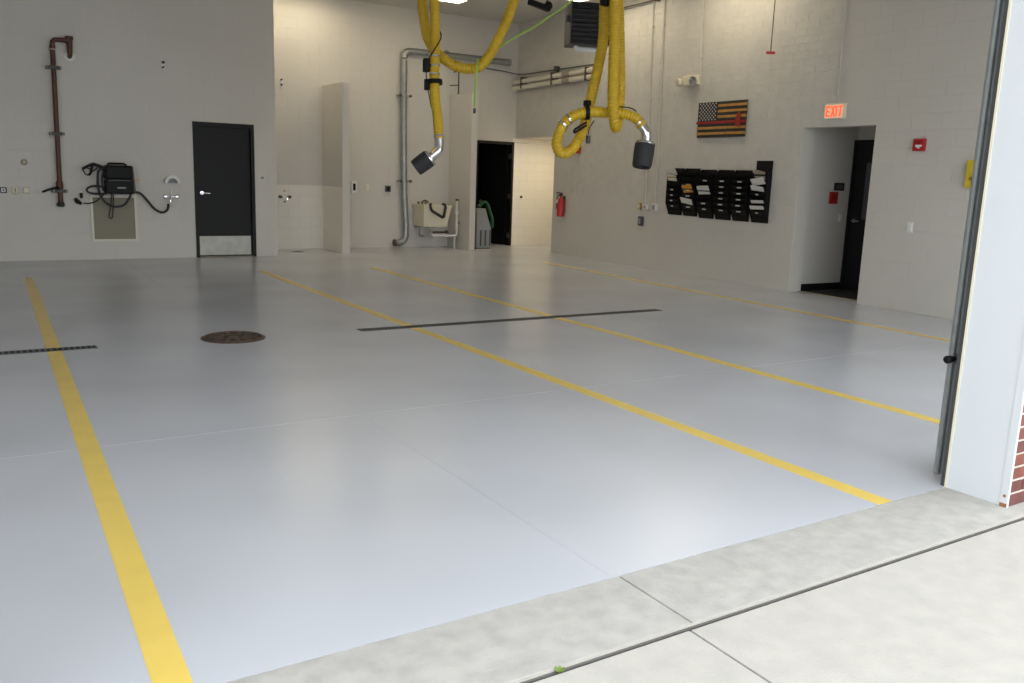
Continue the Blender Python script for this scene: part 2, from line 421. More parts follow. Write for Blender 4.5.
MB().box(D0+0.07, D1-0.07, LWY+0.056, LWY+0.060, 0.03, 0.345).build('kick_plate', 'steel', d1, label='brushed steel kick plate')
lever(d1, (D0+0.13, LWY+0.06, 1.05))
MB().box(D0+0.055, D1-0.055, LWY-0.01, LWY+0.14, 0.0005, 0.011).build('threshold', 'tan', d1)

d2 = struct(MB().box(-0.80, 0, -0.045, 0, 0.012, EH-0.06).build('door_2', 'black', None, (E1-0.05, RCY+0.14, 0)), 'black door swung open into the dark store room')
d2.rotation_euler.z = math.radians(-80)
fr2 = MB().box(E0, E0+0.05, RCY-0.012, RCY+0.2, 0, EH).box(E1-0.05, E1, RCY-0.012, RCY+0.2, 0, EH).box(E0+0.05, E1-0.05, RCY-0.012, RCY+0.2, EH-0.055, EH).build('trim_5', 'black')
struct(fr2, 'black steel frame of the dark doorway')
for z in (0.22, 1.06, 1.90): MB().box(E1-0.066, E1-0.0505, RCY+0.02, RCY+0.10, z-0.055, z+0.055).build('hinge', 'steel', fr2)

d4 = struct(MB().box(-0.46, 0.46, 0, 0.045, 0.01, 2.13).build('door_4', 'black', None, RW(O1-0.46, -1.195, 0)), 'black door with a narrow glass lite at the end of the vestibule'); d4.rotation_euler.z = RANG
MB().box(-0.5, -0.46, 0, 0.07, 0, 2.17).box(0.46, 0.495, 0, 0.07, 0, 2.17).box(-0.46, 0.46, 0, 0.07, 2.13, 2.17).build('door_frame', 'black', d4)
MB().box(0.14, 0.26, 0.043, 0.049, 1.05, 1.85).build('glass_lite', 'glass', d4)
MB().box(0.125, 0.14, 0.045, 0.053, 1.035, 1.865).box(0.26, 0.275, 0.045, 0.053, 1.035, 1.865).box(0.14, 0.26, 0.045, 0.053, 1.035, 1.05).box(0.14, 0.26, 0.045, 0.053, 1.85, 1.865).build('lite_frame', 'black', d4)
lever(d4, (0.385, 0.045, 1.02), 1, -1)

# partitions in the recess
p1 = MB().box(5.785, 5.925, 15.09, RCY-0.001, 0, 3.02, 0.004).build('wall_partition_1', 'wall'); struct(p1, 'freestanding block partition with a white lower half on its left face')
MB().box(5.781, 5.786, 15.10, RCY-PF-0.001, 0.002, 1.19).build('white_wainscot', 'whitew', p1)
p2 = MB().box(8.47, 8.60, 15.18, RCY-0.001, 0, 3.05, 0.004).build('wall_partition_2', 'wall'); struct(p2, 'block partition wall to the right of the sink')

# ================================================================== LIGHTS THE ROOM HAS
def strip(x, y, L, rz, label):
    t = thing('ceiling_light', label, 'light', (x, y, CZ), rz, 'fluorescent ceiling fixtures')
    MB().box(-L/2, L/2, -0.16, 0.16, -0.07, 0, 0.01).build('housing', 'white', t)
    MB().box(-L/2+0.02, L/2-0.02, -0.14, 0.14, -0.088, -0.0705).build('diffuser', 'lamp', t)
    for s in (-1, 1): MB().box(*sorted((s*L/2, s*(L/2+0.02))), -0.16, 0.16, -0.09, 0, 0.004).build('end_cap', 'white', t)
strip(7.05, 14.42, 1.5, 0, 'white fluorescent ceiling fixture above the left hose, lit')
strip(5.25, 15.40, 1.35, 0, 'lit ceiling fixture in the recess above the wash stall')
strip(9.2, 12.2, 1.6, PI/2, 'lit ceiling fixture above the rear part of the right wall')
strip(9.2, 9.6, 1.6, PI/2, 'lit ceiling fixture above the flag on the right wall')
dl = thing('downlight', 'small round lit lamp in the soffit of the niche', 'light', RW(9.55, -0.62, 2.29), RANG)
MB().lathe((0, 0, 0), (0, 0, -1), [(0, 0.22), (0.012, 0.22), (0.014, 0.20)], 20).build('ring', 'white', dl)
MB().lathe((0, 0, -0.0145), (0, 0, -1), [(0, 0.2), (0.006, 0.19)], 20).build('lens', 'lampn', dl)

# ================================================================== THINGS ON THE LEFT REAR WALL
FY = LWY - PF - .0008                     # painted block face
# --- brown standpipe with valve
sp = thing('standpipe', 'brown copper standpipe with elbow and lever valve on the left wall', 'pipe', (1.23, FY, 0.83))
OF = -0.09
MB().tube(crom([(-0.02, OF, 0.04), (-0.018, OF, 0.2), (-0.015, OF, 0.6), (-0.005, OF, 1.6), (0.0, OF, 2.28)], 0.1), 0.034, 14).build('riser', 'copper', sp, smooth=True)
b = MB(); b.tube([(0.0, OF, 2.30), (0.005, OF, 2.36), (0.03, OF, 2.385), (0.12, OF, 2.39), (0.20, OF, 2.39)], 0.032, 14); b.lathe((0.0, OF, 2.26), (0, 0, 1), [(0, .040), (.05, .040)], 14); b.build('top_elbow', 'copper', sp, smooth=True)
b = MB(); b.lathe((0.225, OF, 2.455), (0, 0, -1), [(0, .030), (.005, .055), (.05, .055), (.06, .045), (.13, .042), (.25, .036)], 16); b.lathe((0.17, OF, 2.39), (1, 0, 0), [(0, .042), (.06, .042)], 14); b.build('tee_fitting', 'copper', sp, smooth=True)
MB().tube([(0.225, OF, 2.22), (0.225, OF+0.01, 2.19), (0.225, OF+0.04, 2.175), (0.225, -0.002, 2.175)], 0.033, 12).build('wall_elbow', 'copper', sp, smooth=True)
MB().lathe((0.225, -0.0005, 2.175), (0, -1, 0), [(0, .075), (.012, .075), (.018, .04)], 20).build('escutcheon', 'white', sp, smooth=True, label='white ring where the pipe enters the wall')
for z, dx in ((1.99, -0.003), (1.05, -0.012), (0.215, -0.02)):
    c = MB(); c.box(dx-0.10, dx+0.10, OF-0.045, OF-0.030, z-0.022, z+0.022, 0.004); c.box(dx-0.10, dx-0.055, OF-0.045, -0.0005, z-0.018, z+0.018); c.box(dx+0.055, dx+0.10, OF-0.045, -0.0005, z-0.018, z+0.018)
    cl = c.build('pipe_clamp', 'greyd', sp)
    for s in (-1, 1): MB().cyl((dx+s*0.082, OF-0.044, z), (dx+s*0.082, OF-0.056, z), 0.012, n=8).build('bolt', 'steel', cl)
v = MB(); v.lathe((-.02, OF, 0.24), (0, 0, 1), [(0, .042), (.02, .05), (.10, .05), (.12, .042)], 14); vo = v.build('valve_body', 'copper', sp, smooth=True)
MB().tube(crom([(-0.03, OF-0.03, 0.26), (-0.10, OF-0.04, 0.255), (-0.17, OF-0.04, 0.235), (-0.26, OF-0.04, 0.195)], 0.02), 0.016, 8, rfun=lambda i: 0.024 if i < 3 else 0.016).build('valve_handle', 'blackp', vo, smooth=True)
MB().lathe((-0.02, OF, -0.02), (0, 0, 1), [(0, .03), (.012, .05), (.06, .05), (.07, .034)], 16).build('end_cap', 'rubber', sp, smooth=True)

# --- small round and square wall devices at far left
r = thing('round_detector', 'small round beige device alone on the wall left of the brown pipe', 'detector', (0.77, FY, 1.45))
MB().lathe((0, 0, 0), (0, -1, 0), [(0, .045), (.012, .045), (.022, .03)], 18).build('body', 'tan', r, smooth=True)
MB().lathe((0, -0.0225, 0), (0, -1, 0), [(0, .012), (.006, .010)], 12).build('button', 'cream', r, smooth=True)
r = thing('square_switch', 'white square switch with black border at the left picture edge', 'switch', (0.48, FY, 1.04))
MB().box(-.042, .042, -.012, 0, -.042, .042, .004).build('plate', 'blackp', r); MB().box(-.028, .028, -.018, -.0122, -.028, .028).build('face', 'white', r); MB().box(-.01, .01, -.022, -.0182, -.01, .01).build('button', 'blackp', r)
r = thing('beige_box', 'upright beige wall box beside the square switch', 'wall box', (0.63, FY, 1.04))
MB().box(-.045, .045, -.05, 0, -.055, .055, .018).build('body', 'cream', r); MB().box(-.012, .012, -.056, -.0502, -.03, .03, .002).build('slot', 'tan', r)
r = thing('outlet_cover', 'pale outlet cover nearest the foot of the brown pipe', 'outlet', (0.775, FY, 1.045))
MB().box(-.042, .042, -.04, 0, -.048, .048, .014).build('body', 'creamp', r); MB().box(-.025, .025, -.044, -.0402, -.032, .032, .002).build('lid', 'cream', r)
# --- strobe high on the wall
r = thing('wall_detail', 'small dark metal fitting high on the left wall', 'bracket', (2.76, FY, 3.01))
MB().box(-.022, .022, -.006, 0, -.07, .07, .002).build('plate', 'white', r); MB().lathe((0, -.006, 0.035), (0, -1, 0), [(0, .022), (.04, .022), (.045, .015)], 12).build('upper_knob', 'greyd', r, smooth=True); MB().tube([(0, -.006, -.03), (0, -.05, -.035), (-.015, -.06, -.05), (-.03, -.055, -.055)], .012, 8).build('hook', 'greyd', r, smooth=True)
# --- taupe access panel with cream frame
a = thing('access_panel', 'taupe wall panel in a cream frame below the hose reel', 'panel', (1.95, FY, 0.28))
W2 = 0.33
MB().box(-W2+.02, W2-.02, -.010, 0, .02, .69).build('panel', 'taupe', a)
MB().box(-W2, -W2+.035, -.022, 0, 0, .71, .003).box(W2-.035, W2, -.022, 0, 0, .71, .003).box(-W2+.035, W2-.035, -.022, 0, 0, .035, .003).box(-W2+.035, W2-.035, -.022, 0, .675, .71, .003).build('frame', 'creamp', a)
# --- hose reel / pressure washer
w = thing('pressure_washer', 'black wall mounted pressure washer with coiled black hose', 'pressure washer', (2.02, FY, 1.02))
MB().box(-.20, .20, -.26, -.02, .0, .21, .02).build('lower_housing', 'blackp', w)
MB().box(-.20, .185, -.30, -.02, .215, .43, .03).build('upper_housing', 'blackp', w)
MB().prism([(.185, .0), (.225, .03), (.20, .41), (.185, .43)], -.25, -.03).build('side_cover', 'greyd', w)
MB().box(-.16, .16, -.268, -.262, .196, .214).build('trim_strip', 'greyd', w)
MB().box(-.04, .08, -.266, -.2605, .082, .105).build('name_plate', 'grey', w)
MB().tube([(-.15, -.16, .43), (-.13, -.16, .455), (.08, -.16, .455), (.12, -.16, .43)], .016, 8).build('carry_handle', 'blackp', w, smooth=True)
MB().box(-.15, .15, -.021, 0, .05, .38).build('wall_plate', 'greyd', w)
MB().tube([(.20, -.12, .21), (.27, -.12, .215), (.31, -.12, .21)], .012, 8).build('outlet_nozzle', 'brass', w, smooth=True)
# hose coils
MB().tube(crom([(-.13, -.20, .36), (-.27, -.20, .36), (-.30, -.20, .2), (-.29, -.21, .02), (-.22, -.21, -.12), (-.10, -.22, -.19), (.04, -.22, -.17), (.13, -.21, -.06), (.16, -.2, .02)], .02), .018, 8).build('hose_coil', 'rubber', w, smooth=True)
MB().tube(crom([(-.18, -.17, .10), (-.36, -.18, .11), (-.45, -.19, .07), (-.44, -.19, .02), (-.34, -.18, -.005), (-.18, -.17, 0.0)], .02), .016, 8).build('side_loop', 'rubber', w, smooth=True)
MB().tube(crom([(-.17, -.15, .38), (-.22, -.15, .30), (-.235, -.16, .15), (-.22, -.17, .02)], .02), .016, 8).build('hose_drop', 'rubber', w, smooth=True)
MB().tube(crom([(-.10, -.12, .0), (-.13, -.12, -.2), (-.16, -.12, -.34), (-.14, -.12, -.38), (-.11, -.12, -.34), (-.09, -.12, -.15), (-.08, -.12, .0)], .02), .010, 6).build('cord_loop', 'rubber', w, smooth=True)
MB().tube(crom([(.18, -.12, .03), (.24, -.12, .03), (.32, -.12, .0), (.42, -.11, -.12), (.50, -.10, -.22), (.60, -.10, -.28), (.68, -.10, -.26), (.715, -.10, -.19), (.715, -.10, -.125)], .02), .019, 8).build('supply_hose', 'rubber', w, smooth=True)
gun = MB(); gun.tube([(-.18, -.18, .36), (-.26, -.18, .41), (-.36, -.18, .44)], .026, 8); gun.tube([(-.36, -.18, .44), (-.50, -.18, .36)], .020, 8); gun.tube([(-.36, -.18, .43), (-.39, -.18, .30), (-.42, -.18, .27)], .02, 8); gun.tube([(-.50, -.18, .36), (-.46, -.18, .28), (-.42, -.18, .27)], .010, 6); gun.tube([(-.28, -.18, .40), (-.35, -.18, .33), (-.43, -.18, .38)], .009, 6)
gun.build('spray_gun', 'blackp', w, smooth=True)
MB().tube(crom([(-.16, -.06, .02), (-.22, -.06, -.03), (-.32, -.06, -.12), (-.42, -.06, -.155), (-.51, -.06, -.15)], .02), .011, 6).build('power_cord', 'rubber', w, smooth=True)
MB().tube([(-.61, -.06, -.08), (-.58, -.06, -.13), (-.525, -.06, -.165)], .03, 8, rfun=lambda i: (.022, .036, .020)[i]).build('plug', 'blackp', w, smooth=True)
r = thing('outlet', 'black plug-in outlet on a pale plate left of the taupe panel', 'outlet', (1.50, FY, 0.99))
MB().box(-.03, .03, -.008, 0, -.055, .06, .003).build('plate', 'cream', r); MB().box(-.022, .022, -.05, -.0082, -.05, .03, .008).build('plug_head', 'blackp', r)
# --- hose hanger and faucet
h = thing('hose_hanger', 'white half round hose hanger above the chrome faucet', 'hanger', (2.81, FY, 1.20))
MB().prism([(.108*math.cos(a), .108*math.sin(a)) for a in [PI*k/16 for k in range(17)]] + [(.074*math.cos(a), .074*math.sin(a)) for a in [PI*k/16 for k in range(16, -1, -1)]], -.14, 0).build('arch', 'white', h)
MB().prism([(.104*math.cos(a), .104*math.sin(a)) for a in [PI*k/16 for k in range(17)]], -.016, -.0005).build('back_plate', 'grey', h)
MB().prism([(.122*math.cos(a), .122*math.sin(a)) for a in [PI*k/16 for k in range(17)]] + [(.109*math.cos(a), .109*math.sin(a)) for a in [PI*k/16 for k in range(16, -1, -1)]], -.155, -.14).build('front_lip', 'white', h)
q = thing('wall_faucet', 'chrome two handle wall faucet feeding the black hose', 'faucet', (2.80, FY, 0.985))
for x in (-.085, .085): MB().lathe((x, 0, 0), (0, -1, 0), [(0, .036), (.01, .036), (.02, .016), (.055, .016), (.06, .032), (.085, .030), (.09, .012)], 14).build('handle', 'chrome', q, smooth=True)
MB().tube([(-.085, -.045, 0), (.085, -.045, 0)], .014, 8).build('cross_bar', 'chrome', q, smooth=True)
MB().tube([(-.02, -.045, 0), (-.025, -.09, -.005), (-.025, -.10, -.03), (-.025, -.10, -.085)], .014, 10).build('spout', 'chrome', q, smooth=True)
MB().tube([(0, -.012, .04), (0, -.012, .13)], .010, 8).build('riser', 'white', q)
# --- wall scuff right of the door, modelled as an added small hook
r = thing('wall_detail', 'small dark scuff just right of the black door frame, modelled as an added hook', 'hook', (4.27, FY, 1.32))
MB().box(-.02, .02, -.006, 0, -.02, .02, .002).build('plate', 'grey', r); MB().tube([(0, -.005, .005), (0, -.03, 0), (.012, -.04, .012)], .007, 6).build('hook', 'grey', r, smooth=True)

# ================================================================== RECESS
RY = RCY - PF - .0008
r = thing('shower_valve', 'pair of small dark fittings high on the recess wall above the wash stall', 'fitting', (5.01, RY, 3.02))
MB().box(-.03, .03, -.006, 0, -.07, .07, .002).build('plate', 'white', r)
for z in (-.045, .045): MB().lathe((0, -.006, z), (0, -1, 0), [(0, .018), (.03, .018), (.034, .010)], 10).build('knob', 'greyd', r, smooth=True)
r = thing('mop_faucet', 'wall faucet with two dark handles low in the wash stall', 'faucet', (5.02, RY, 0.97))
for x in (-.07, .10): MB().lathe((x, 0, 0), (0, -1, 0), [(0, .026), (.012, .026), (.02, .012), (.05, .012), (.055, .03), (.08, .028)], 12).build('handle', 'greyd', r, smooth=True)
MB().tube([(-.07, -.04, 0), (.10, -.04, 0)], .016, 8).build('cross_bar', 'chrome', r, smooth=True)
MB().tube([(.02, -.04, 0), (.02, -.14, .01), (.02, -.16, -.02), (.02, -.16, -.05)], .014, 8).build('spout', 'chrome', r, smooth=True)
MB().lathe((.02, 0, .11), (0, -1, 0), [(0, .016), (.02, .014)], 10).build('upper_stud', 'grey', r); MB().lathe((.02, 0, -.09), (0, -1, 0), [(0, .018), (.02, .016)], 10).build('lower_stud', 'greyd', r)
r = thing('floor_drain', 'small dark round floor drain in the wash stall', 'drain', (5.08, 15.5, 0))
MB().lathe((0, 0, 0.0005), (0, 0, 1), [(0, .11), (.004, .11), (.005, .10)], 20).build('rim', 'grey', r); MB().lathe((0, 0, .0056), (0, 0, 1), [(0, .085), (.002, .083)], 20).build('grate', 'greyd', r)
def plate(name, label, cat, x, z, w, h, pm, im, d=.012):
    r = thing(name, label, cat, (x, RY, z)); MB().box(-w/2, w/2, -d, 0, -h/2, h/2, .003).build('plate', pm, r); MB().box(-w*.24, w*.24, -d-.006, -d-.0002, -h*.3, h*.3, .001).build('insert', im, r)
plate('outlet', 'white wall plate with black receptacle next to the partition edge', 'outlet', 6.40, 1.18, .11, .22, 'white', 'blackp', .035)
plate('light_switch', 'cream switch plate between the partition and the steel duct', 'switch', 6.68, 1.18, .075, .12, 'cream', 'creamp')
plate('outlet', 'black outlet box just left of the vertical steel duct', 'outlet', 7.11, 1.16, .11, .12, 'greyd', 'blackp', .04)
# --- galvanised pipe
t = thing('exhaust_pipe', 'galvanised steel pipe rising on the recess wall and turning right', 'pipe', (7.42, RY, 0))
MB().tube(crom([(-.17, -.10, .10), (-.08, -.10, .10), (-.01, -.10, .13), (.045, -.10, .22), (.05, -.10, .40), (.02, -.10, .9), (0, -.10, 1.3), (-.02, -.10, 2.5), (-.025, -.10, 3.5), (-.02, -.10, 3.66)], .04), .062, 16).build('riser', 'galv', t, smooth=True)
MB().tube(crom([(-.02, -.10, 3.66), (-.01, -.10, 3.74), (.04, -.10, 3.785), (.14, -.10, 3.80)], .02), .064, 16).build('elbow', 'galv', t, smooth=True)
MB().tube([(.12, -.10, 3.80), (2.28, -.10, 3.80)], .062, 16).build('horizontal_run', 'galv', t, smooth=True)
MB().lathe((2.28, -.10, 3.80), (1, 0, 0), [(0, .068), (.10, .068)], 16).build('end_sleeve', 'grey', t, smooth=True)
MB().lathe((-.17, -.10, .10), (-1, 0, 0), [(0, .07), (.04, .07), (.045, .05)], 16).build('end_flange', 'iron', t, smooth=True)
for z, x in ((2.95, -.022), (1.32, 0.0)):
    c = MB(); c.box(x-.12, x+.12, -.172, -.160, z-.02, z+.02, .003); c.box(x-.12, x-.075, -.172, 0, z-.018, z+.018); c.box(x+.075, x+.12, -.172, 0, z-.018, z+.018); cl = c.build('pipe_clamp', 'galv', t)
    for s in (-1, 1): MB().cyl((x+s*.105, -.171, z), (x+s*.105, -.20, z), .026, n=8).build('bolt', 'greyd', cl)
for x in (.9, 1.8): MB().box(x-.02, x+.02, -.17, 0, 3.86, 3.89).build('hanger', 'galv', t)
# --- black drop pipe above the second partition
t = thing('drop_pipe', 'thin dark pipe with side arm above the second partition', 'pipe', (8.55, 15.9, 3.05))
MB().tube([(0, 0, 0), (0, 0, .45)], .014, 8).build('riser', 'greyd', t, smooth=True); MB().tube([(0, 0, .19), (-.2, 0, .17)], .011, 8).build('side_arm', 'iron', t, smooth=True); MB().lathe((0, 0, 0), (0, 0, 1), [(0, .03), (.015, .03), (.018, .015)], 10).build('base_flange', 'iron', t)
MB().tube([(0, 0, .45), (0, .03, .46), (0, RY-15.9, .46)], .014, 8).build('wall_leg', 'greyd', t, smooth=True)
# --- utility sink
t = thing('utility_sink', 'cream wall hung utility sink beside the second partition', 'sink', (7.65, 15.55, 0.44))
bm = bmesh.new(); SW, SD, SH = .61, .545, .43
def ring(x0, x1, y0, y1, z): return [bm.verts.new(p) for p in ((x0, y0, z), (x1, y0, z), (x1, y1, z), (x0, y1, z))]
o0 = ring(.02, SW-.07, .05, SD, 0); o1 = ring(0, SW, 0, SD, SH-.03); o1b = ring(-.012, SW+.012, -.012, SD, SH-.03); o2 = ring(-.012, SW+.012, -.012, SD, SH); i2 = ring(.03, SW-.03, .03, SD-.09, SH); i0 = ring(.05, SW-.10, .08, SD-.11, .05)
for A, B in ((o0, o1), (o1, o1b), (o1b, o2), (o2, i2), (i2, i0)):
    for k in range(4): bm.faces.new((A[k], A[(k+1) % 4], B[(k+1) % 4], B[k]))
bm.faces.new(o0); bm.faces.new(i0)
bmesh.ops.bevel(bm, geom=bm.edges[:], offset=.008, segments=2, affect='EDGES')
x = MB(); x.bm.free(); x.bm = bm; x.build('basin', 'cream', t)
fa = MB(); fa.tube([(.20, SD-.045, SH), (.20, SD-.045, SH+.05), (.23, SD-.10, SH+.08), (.25, SD-.2, SH+.06), (.25, SD-.22, SH+.03)], .013, 8); fa.build('faucet', 'iron', t, smooth=True)
for xx in (.12, .28): MB().lathe((xx, SD-.045, SH), (0, 0, 1), [(0, .012), (.03, .012), (.035, .026), (.05, .024)], 10).build('tap', 'iron', t, smooth=True)
MB().tube(crom([(.18, .06, SH+.02), (.13, -.01, SH+.01), (.135, -.03, SH-.06), (.17, -.03, SH-.12)], .02), .026, 8).build('hose_end', 'rubber', t, smooth=True)
MB().tube([(.16, -.03, SH-.11), (.40, -.04, SH-.24), (.415, -.04, SH-.24), (.46, -.035, SH-.04), (.455, -.01, SH+.012), (.44, .05, SH+.02)], .028, 8).build('hose', 'rubber', t, smooth=True, label='black hose hanging over the sink front')
MB().tube(crom([(.27, .25, 0), (.27, .25, -.12), (.27, .25, -.20), (.30, .25, -.235), (.34, .25, -.20)], .02), .022, 10).build('drain_trap', 'chrome', t, smooth=True)
MB().tube([(.10, .40, 0), (.10, .40, -.19), (.12, .40, -.2), (.2, .40, -.2)], .016, 8).build('supply_pipe', 'galv', t, smooth=True)
MB().box(.05, SW-.06, SD-.03, SD, -.04, 0.0).build('wall_bracket', 'galv', t)
# --- pvc waste pipe
t = thing('white_pipe', 'white plastic waste pipe standing against the partition right of the sink', 'pipe', (8.42, 15.62, 0))
MB().tube(crom([(-.55, 0, .27), (-.3, 0, .265), (-.09, 0, .26), (-.03, 0, .265), (0, 0, .30), (0, 0, .40)], .02), .026, 12).build('horizontal_run', 'white', t, smooth=True)
MB().tube([(0, 0, .38), (0, 0, .97)], .032, 12).build('stand_pipe', 'creamp', t, smooth=True)
MB().lathe((0, 0, .96), (0, 0, 1), [(0, .034), (.03, .034), (.04, .02)], 12).build('cap', 'iron', t, smooth=True)
MB().lathe((0, 0, .70), (0, 0, 1), [(0, .042), (.06, .042)], 12).build('coupling', 'white', t, smooth=True)
MB().tube([(-.5, .06, .33), (-.20, .06, .33)], .018, 8).build('supply_pipe', 'copper', t, smooth=True); MB().box(-.22, -.16, .03, .09, .30, .37, .006).build('shut_off', 'greyd', t)
MB().tube([(-.03, .02, .30), (-.03, .02, 0.0)], .018, 8).build('floor_leg', 'white', t, smooth=True)
MB().box(.02, .05, -.02, .02, .50, .55).build('wall_clip', 'greyd', t)
# --- grey cart and green bag by the dark doorway
t = thing('parts_bin', 'grey plastic bin with slotted lower panel beside the dark doorway', 'bin', (8.985, 15.62, 0))
MB().prism([(-.17, .02), (.17, .02), (.17, .40), (.03, .80), (-.17, .80)], -.14, .14).build('body', 'grey', t)
for k in range(6): MB().box(-.145+k*.055, -.115+k*.055, -.148, -.1405, .06, .38).build('slat', 'greyd' if k % 2 else 'grey', t)
MB().box(-.16, .16, -.14, .14, 0, .02).build('base', 'greyd', t); MB().box(-.17, .03, -.145, .145, .80, .82, .004).build('lid', 'grey', t)
t = thing('garden_hose', 'green plastic hose bundle draped over the grey bin', 'hose', (8.985, 15.62, .82))
for k in range(4):
    e = k*.02
    MB().tube(crom([(-.10+e, -.10+k*.05, .034), (-.04+e, -.10+k*.05, .09), (.03+e, -.10+k*.05, .13), (.10+e, -.11+k*.05, .06), (.15+e, -.12+k*.05, -.08), (.20+e, -.13+k*.05, -.22), (.205+e, -.12+k*.05, -.40)], .02), .028, 8).build('coil', 'green', t, smooth=True)
MB().lathe((-.02, .0, .10), (0, 0, 1), [(0, .02), (.04, .024), (.07, .015)], 10).build('nozzle', 'greyd', t)
# --- small knob in the niche
t = thing('wall_button', 'tiny dark round knob on the lit niche wall', 'knob', (10.25, RY, 1.05))
MB().lathe((0, 0, 0), (0, -1, 0), [(0, .03), (.006, .03), (.008, .02), (.03, .02)], 12).build('body', 'greyd', t, smooth=True); MB().lathe((0, -.0302, 0), (0, -1, 0), [(0, .014), (.004, .012)], 10).build('button', 'black', t)

# ================================================================== RIGHT WALL
V = PF + .0034
# --- two cream pipes running along the wall, with cable
def wall_pipe(z, label):
    t = rthing('wall_pipe', label, 'pipe', 8.0, z, V, 'cream pipes along the upper right wall')
    MB().tube([(-.35, .10, .0), (2.56, .10, -.03)], .048, 12).build('pipe', 'creamp', t, smooth=True)
    MB().lathe((.45, .10, -.008), (1, 0, 0), [(0, .052), (.25, .052)], 12).build('coupling', 'tan', t, smooth=True)
    MB().lathe((-.35, .10, 0), (-1, 0, 0), [(0, .054), (.05, .054)], 12).build('end_cap', 'creamp', t, smooth=True)
    for u in (1.05, 2.2, -.1): MB().box(u-.02, u+.02, 0, .155, -.058, .058).build('bracket', 'iron', t)
wall_pipe(3.445, 'upper of the two cream pipes along the right wall near the corner'); wall_pipe(3.325, 'lower of the two cream pipes along the right wall near the corner')
t = thing('black_cable', 'thin dark cable sagging across the corner above the cream pipes', 'cable', (9.3, RY, 3.6))
cp = [Vector((9.2, RY-.03, 3.65)), Vector((9.7, RY-.05, 3.62)), RW(10.45, .10, 3.58), RW(10.1, .06, 3.56), RW(9.2, .04, 3.56), RW(7.8, .03, 3.55)]
MB().tube(crom([p - Vector((9.3, RY, 3.6)) for p in cp], .06), .012, 6).build('cable', 'greyd', t, smooth=True)
cq = RW(9.02, 0.003+V, 3.53)-Vector((9.3, RY, 3.6))
MB().box(cq.x-.10, cq.x, cq.y-.03, cq.y+.03, cq.z-.015, cq.z+.09, .004).build('clip', 'greyd', t)
# --- fire extinguisher
t = rthing('fire_extinguisher', 'red fire extinguisher hanging on the right wall at the niche corner', 'fire extinguisher', 8.62, .74, V)
MB().lathe((0, .085, 0), (0, 0, 1), [(0, .06), (.012, .072), (.30, .072), (.34, .055), (.37, .025), (.40, .022)], 18).build('cylinder', 'red', t, smooth=True)
MB().box(-.02, .02, .06, .11, .395, .43).box(-.015, .015, .05, .19, .43, .445).build('valve', 'greyd', t)
MB().box(-.012, .012, .06, .20, .455, .468, rot=Matrix.Rotation(.15, 4, 'X')).build('handle', 'blackp', t)
MB().tube(crom([(.02, .09, .41), (.09, .11, .38), (.10, .12, .25), (.085, .12, .14)], .02), .011, 6).build('hose', 'rubber', t, smooth=True)
MB().box(.0, .055, .135, .1585, .26, .33, .002).build('label_plate', 'white', t)
MB().box(-.03, .03, 0, .02, .1, .40).build('wall_bracket', 'greyd', t)
t = rthing('alarm_horn', 'small red alarm box partly behind the coiled yellow hose', 'alarm', 8.19, 2.03, V)
MB().box(-.06, .06, 0, .05, -.075, .075, .006).build('body', 'red', t); MB().box(-.04, .04, .0502, .06, .005, .05, .003).build('strobe', 'white', t)
# --- conduits with boxes
def conduit(u0, z0, u1, z1, label, box=None):
    t = rthing('conduit', label, 'conduit', u0, z0, V)
    MB().tube([(0, .02, 0), (u1-u0, .014, z1-z0)], .011, 8).build('tube', 'rough', t, smooth=True)
    n = 3
    for k in range(n):
        f = (k+.5)/n; MB().box((u1-u0)*f-.03, (u1-u0)*f+.03, 0, .028, (z1-z0)*f-.01, (z1-z0)*f+.01).build('strap', 'rough', t)
conduit(6.10, 1.09, 6.22, CZ-.002, 'left one of the two slim painted conduits left of the mail trays')
conduit(5.83, 1.12, 5.93, CZ-.002, 'right one of the two slim painted conduits left of the mail trays')
conduit(4.96, 3.16, 5.03, CZ-.002, 'painted conduit running up from the emergency light')
conduit(2.28, 2.62, 2.33, CZ-.002, 'painted conduit running up from the exit sign')
def rbox(name, label, cat, u, z, w, h, d, bm_, im, ih=.6):
    t = rthing(name, label, cat, u, z, V); MB().box(-w/2, w/2, 0, d, -h/2, h/2, .004).build('body', bm_, t); MB().box(-w*.27, w*.27, d+.0002, d+.008, -h*ih/2, h*ih/2, .002).build('face', im, t); return t
rbox('thermostat', 'small brass coloured box left of the conduit ends', 'wall box', 6.245, 1.055, .06, .12, .04, 'brass', 'cream')
rbox('junction_box', 'pale junction box at the foot of the left conduits', 'junction box', 6.08, 1.045, .09, .08, .05, 'white', 'grey')
rbox('outlet', 'dark grey outlet box below the conduits left of the mail trays', 'outlet', 6.19, .80, .10, .16, .05, 'greyd', 'grey')
rbox('junction_box', 'pale junction box at the foot of the right conduits', 'junction box', 5.84, 1.05, .13, .13, .05, 'white', 'galv')
# --- emergency light
t = rthing('emergency_light', 'cream twin head emergency light high above the flag', 'emergency light', 5.12, 3.07, V)
MB().box(-.17, .17, 0, .08, -.075, .075, .015).build('housing', 'cream', t)
for u, a in ((-.13, -.3), (.19, .3)):
    MB().lathe((u, .085, -.01), (a, 1, -.25), [(0, .03), (.02, .06), (.07, .07), (.075, .06)], 14).build('lamp_head', 'cream' if u > 0 else 'chrome', t, smooth=True)
MB().box(.13, .20, .02, .09, -.04, .03, .005).build('arm', 'cream', t)
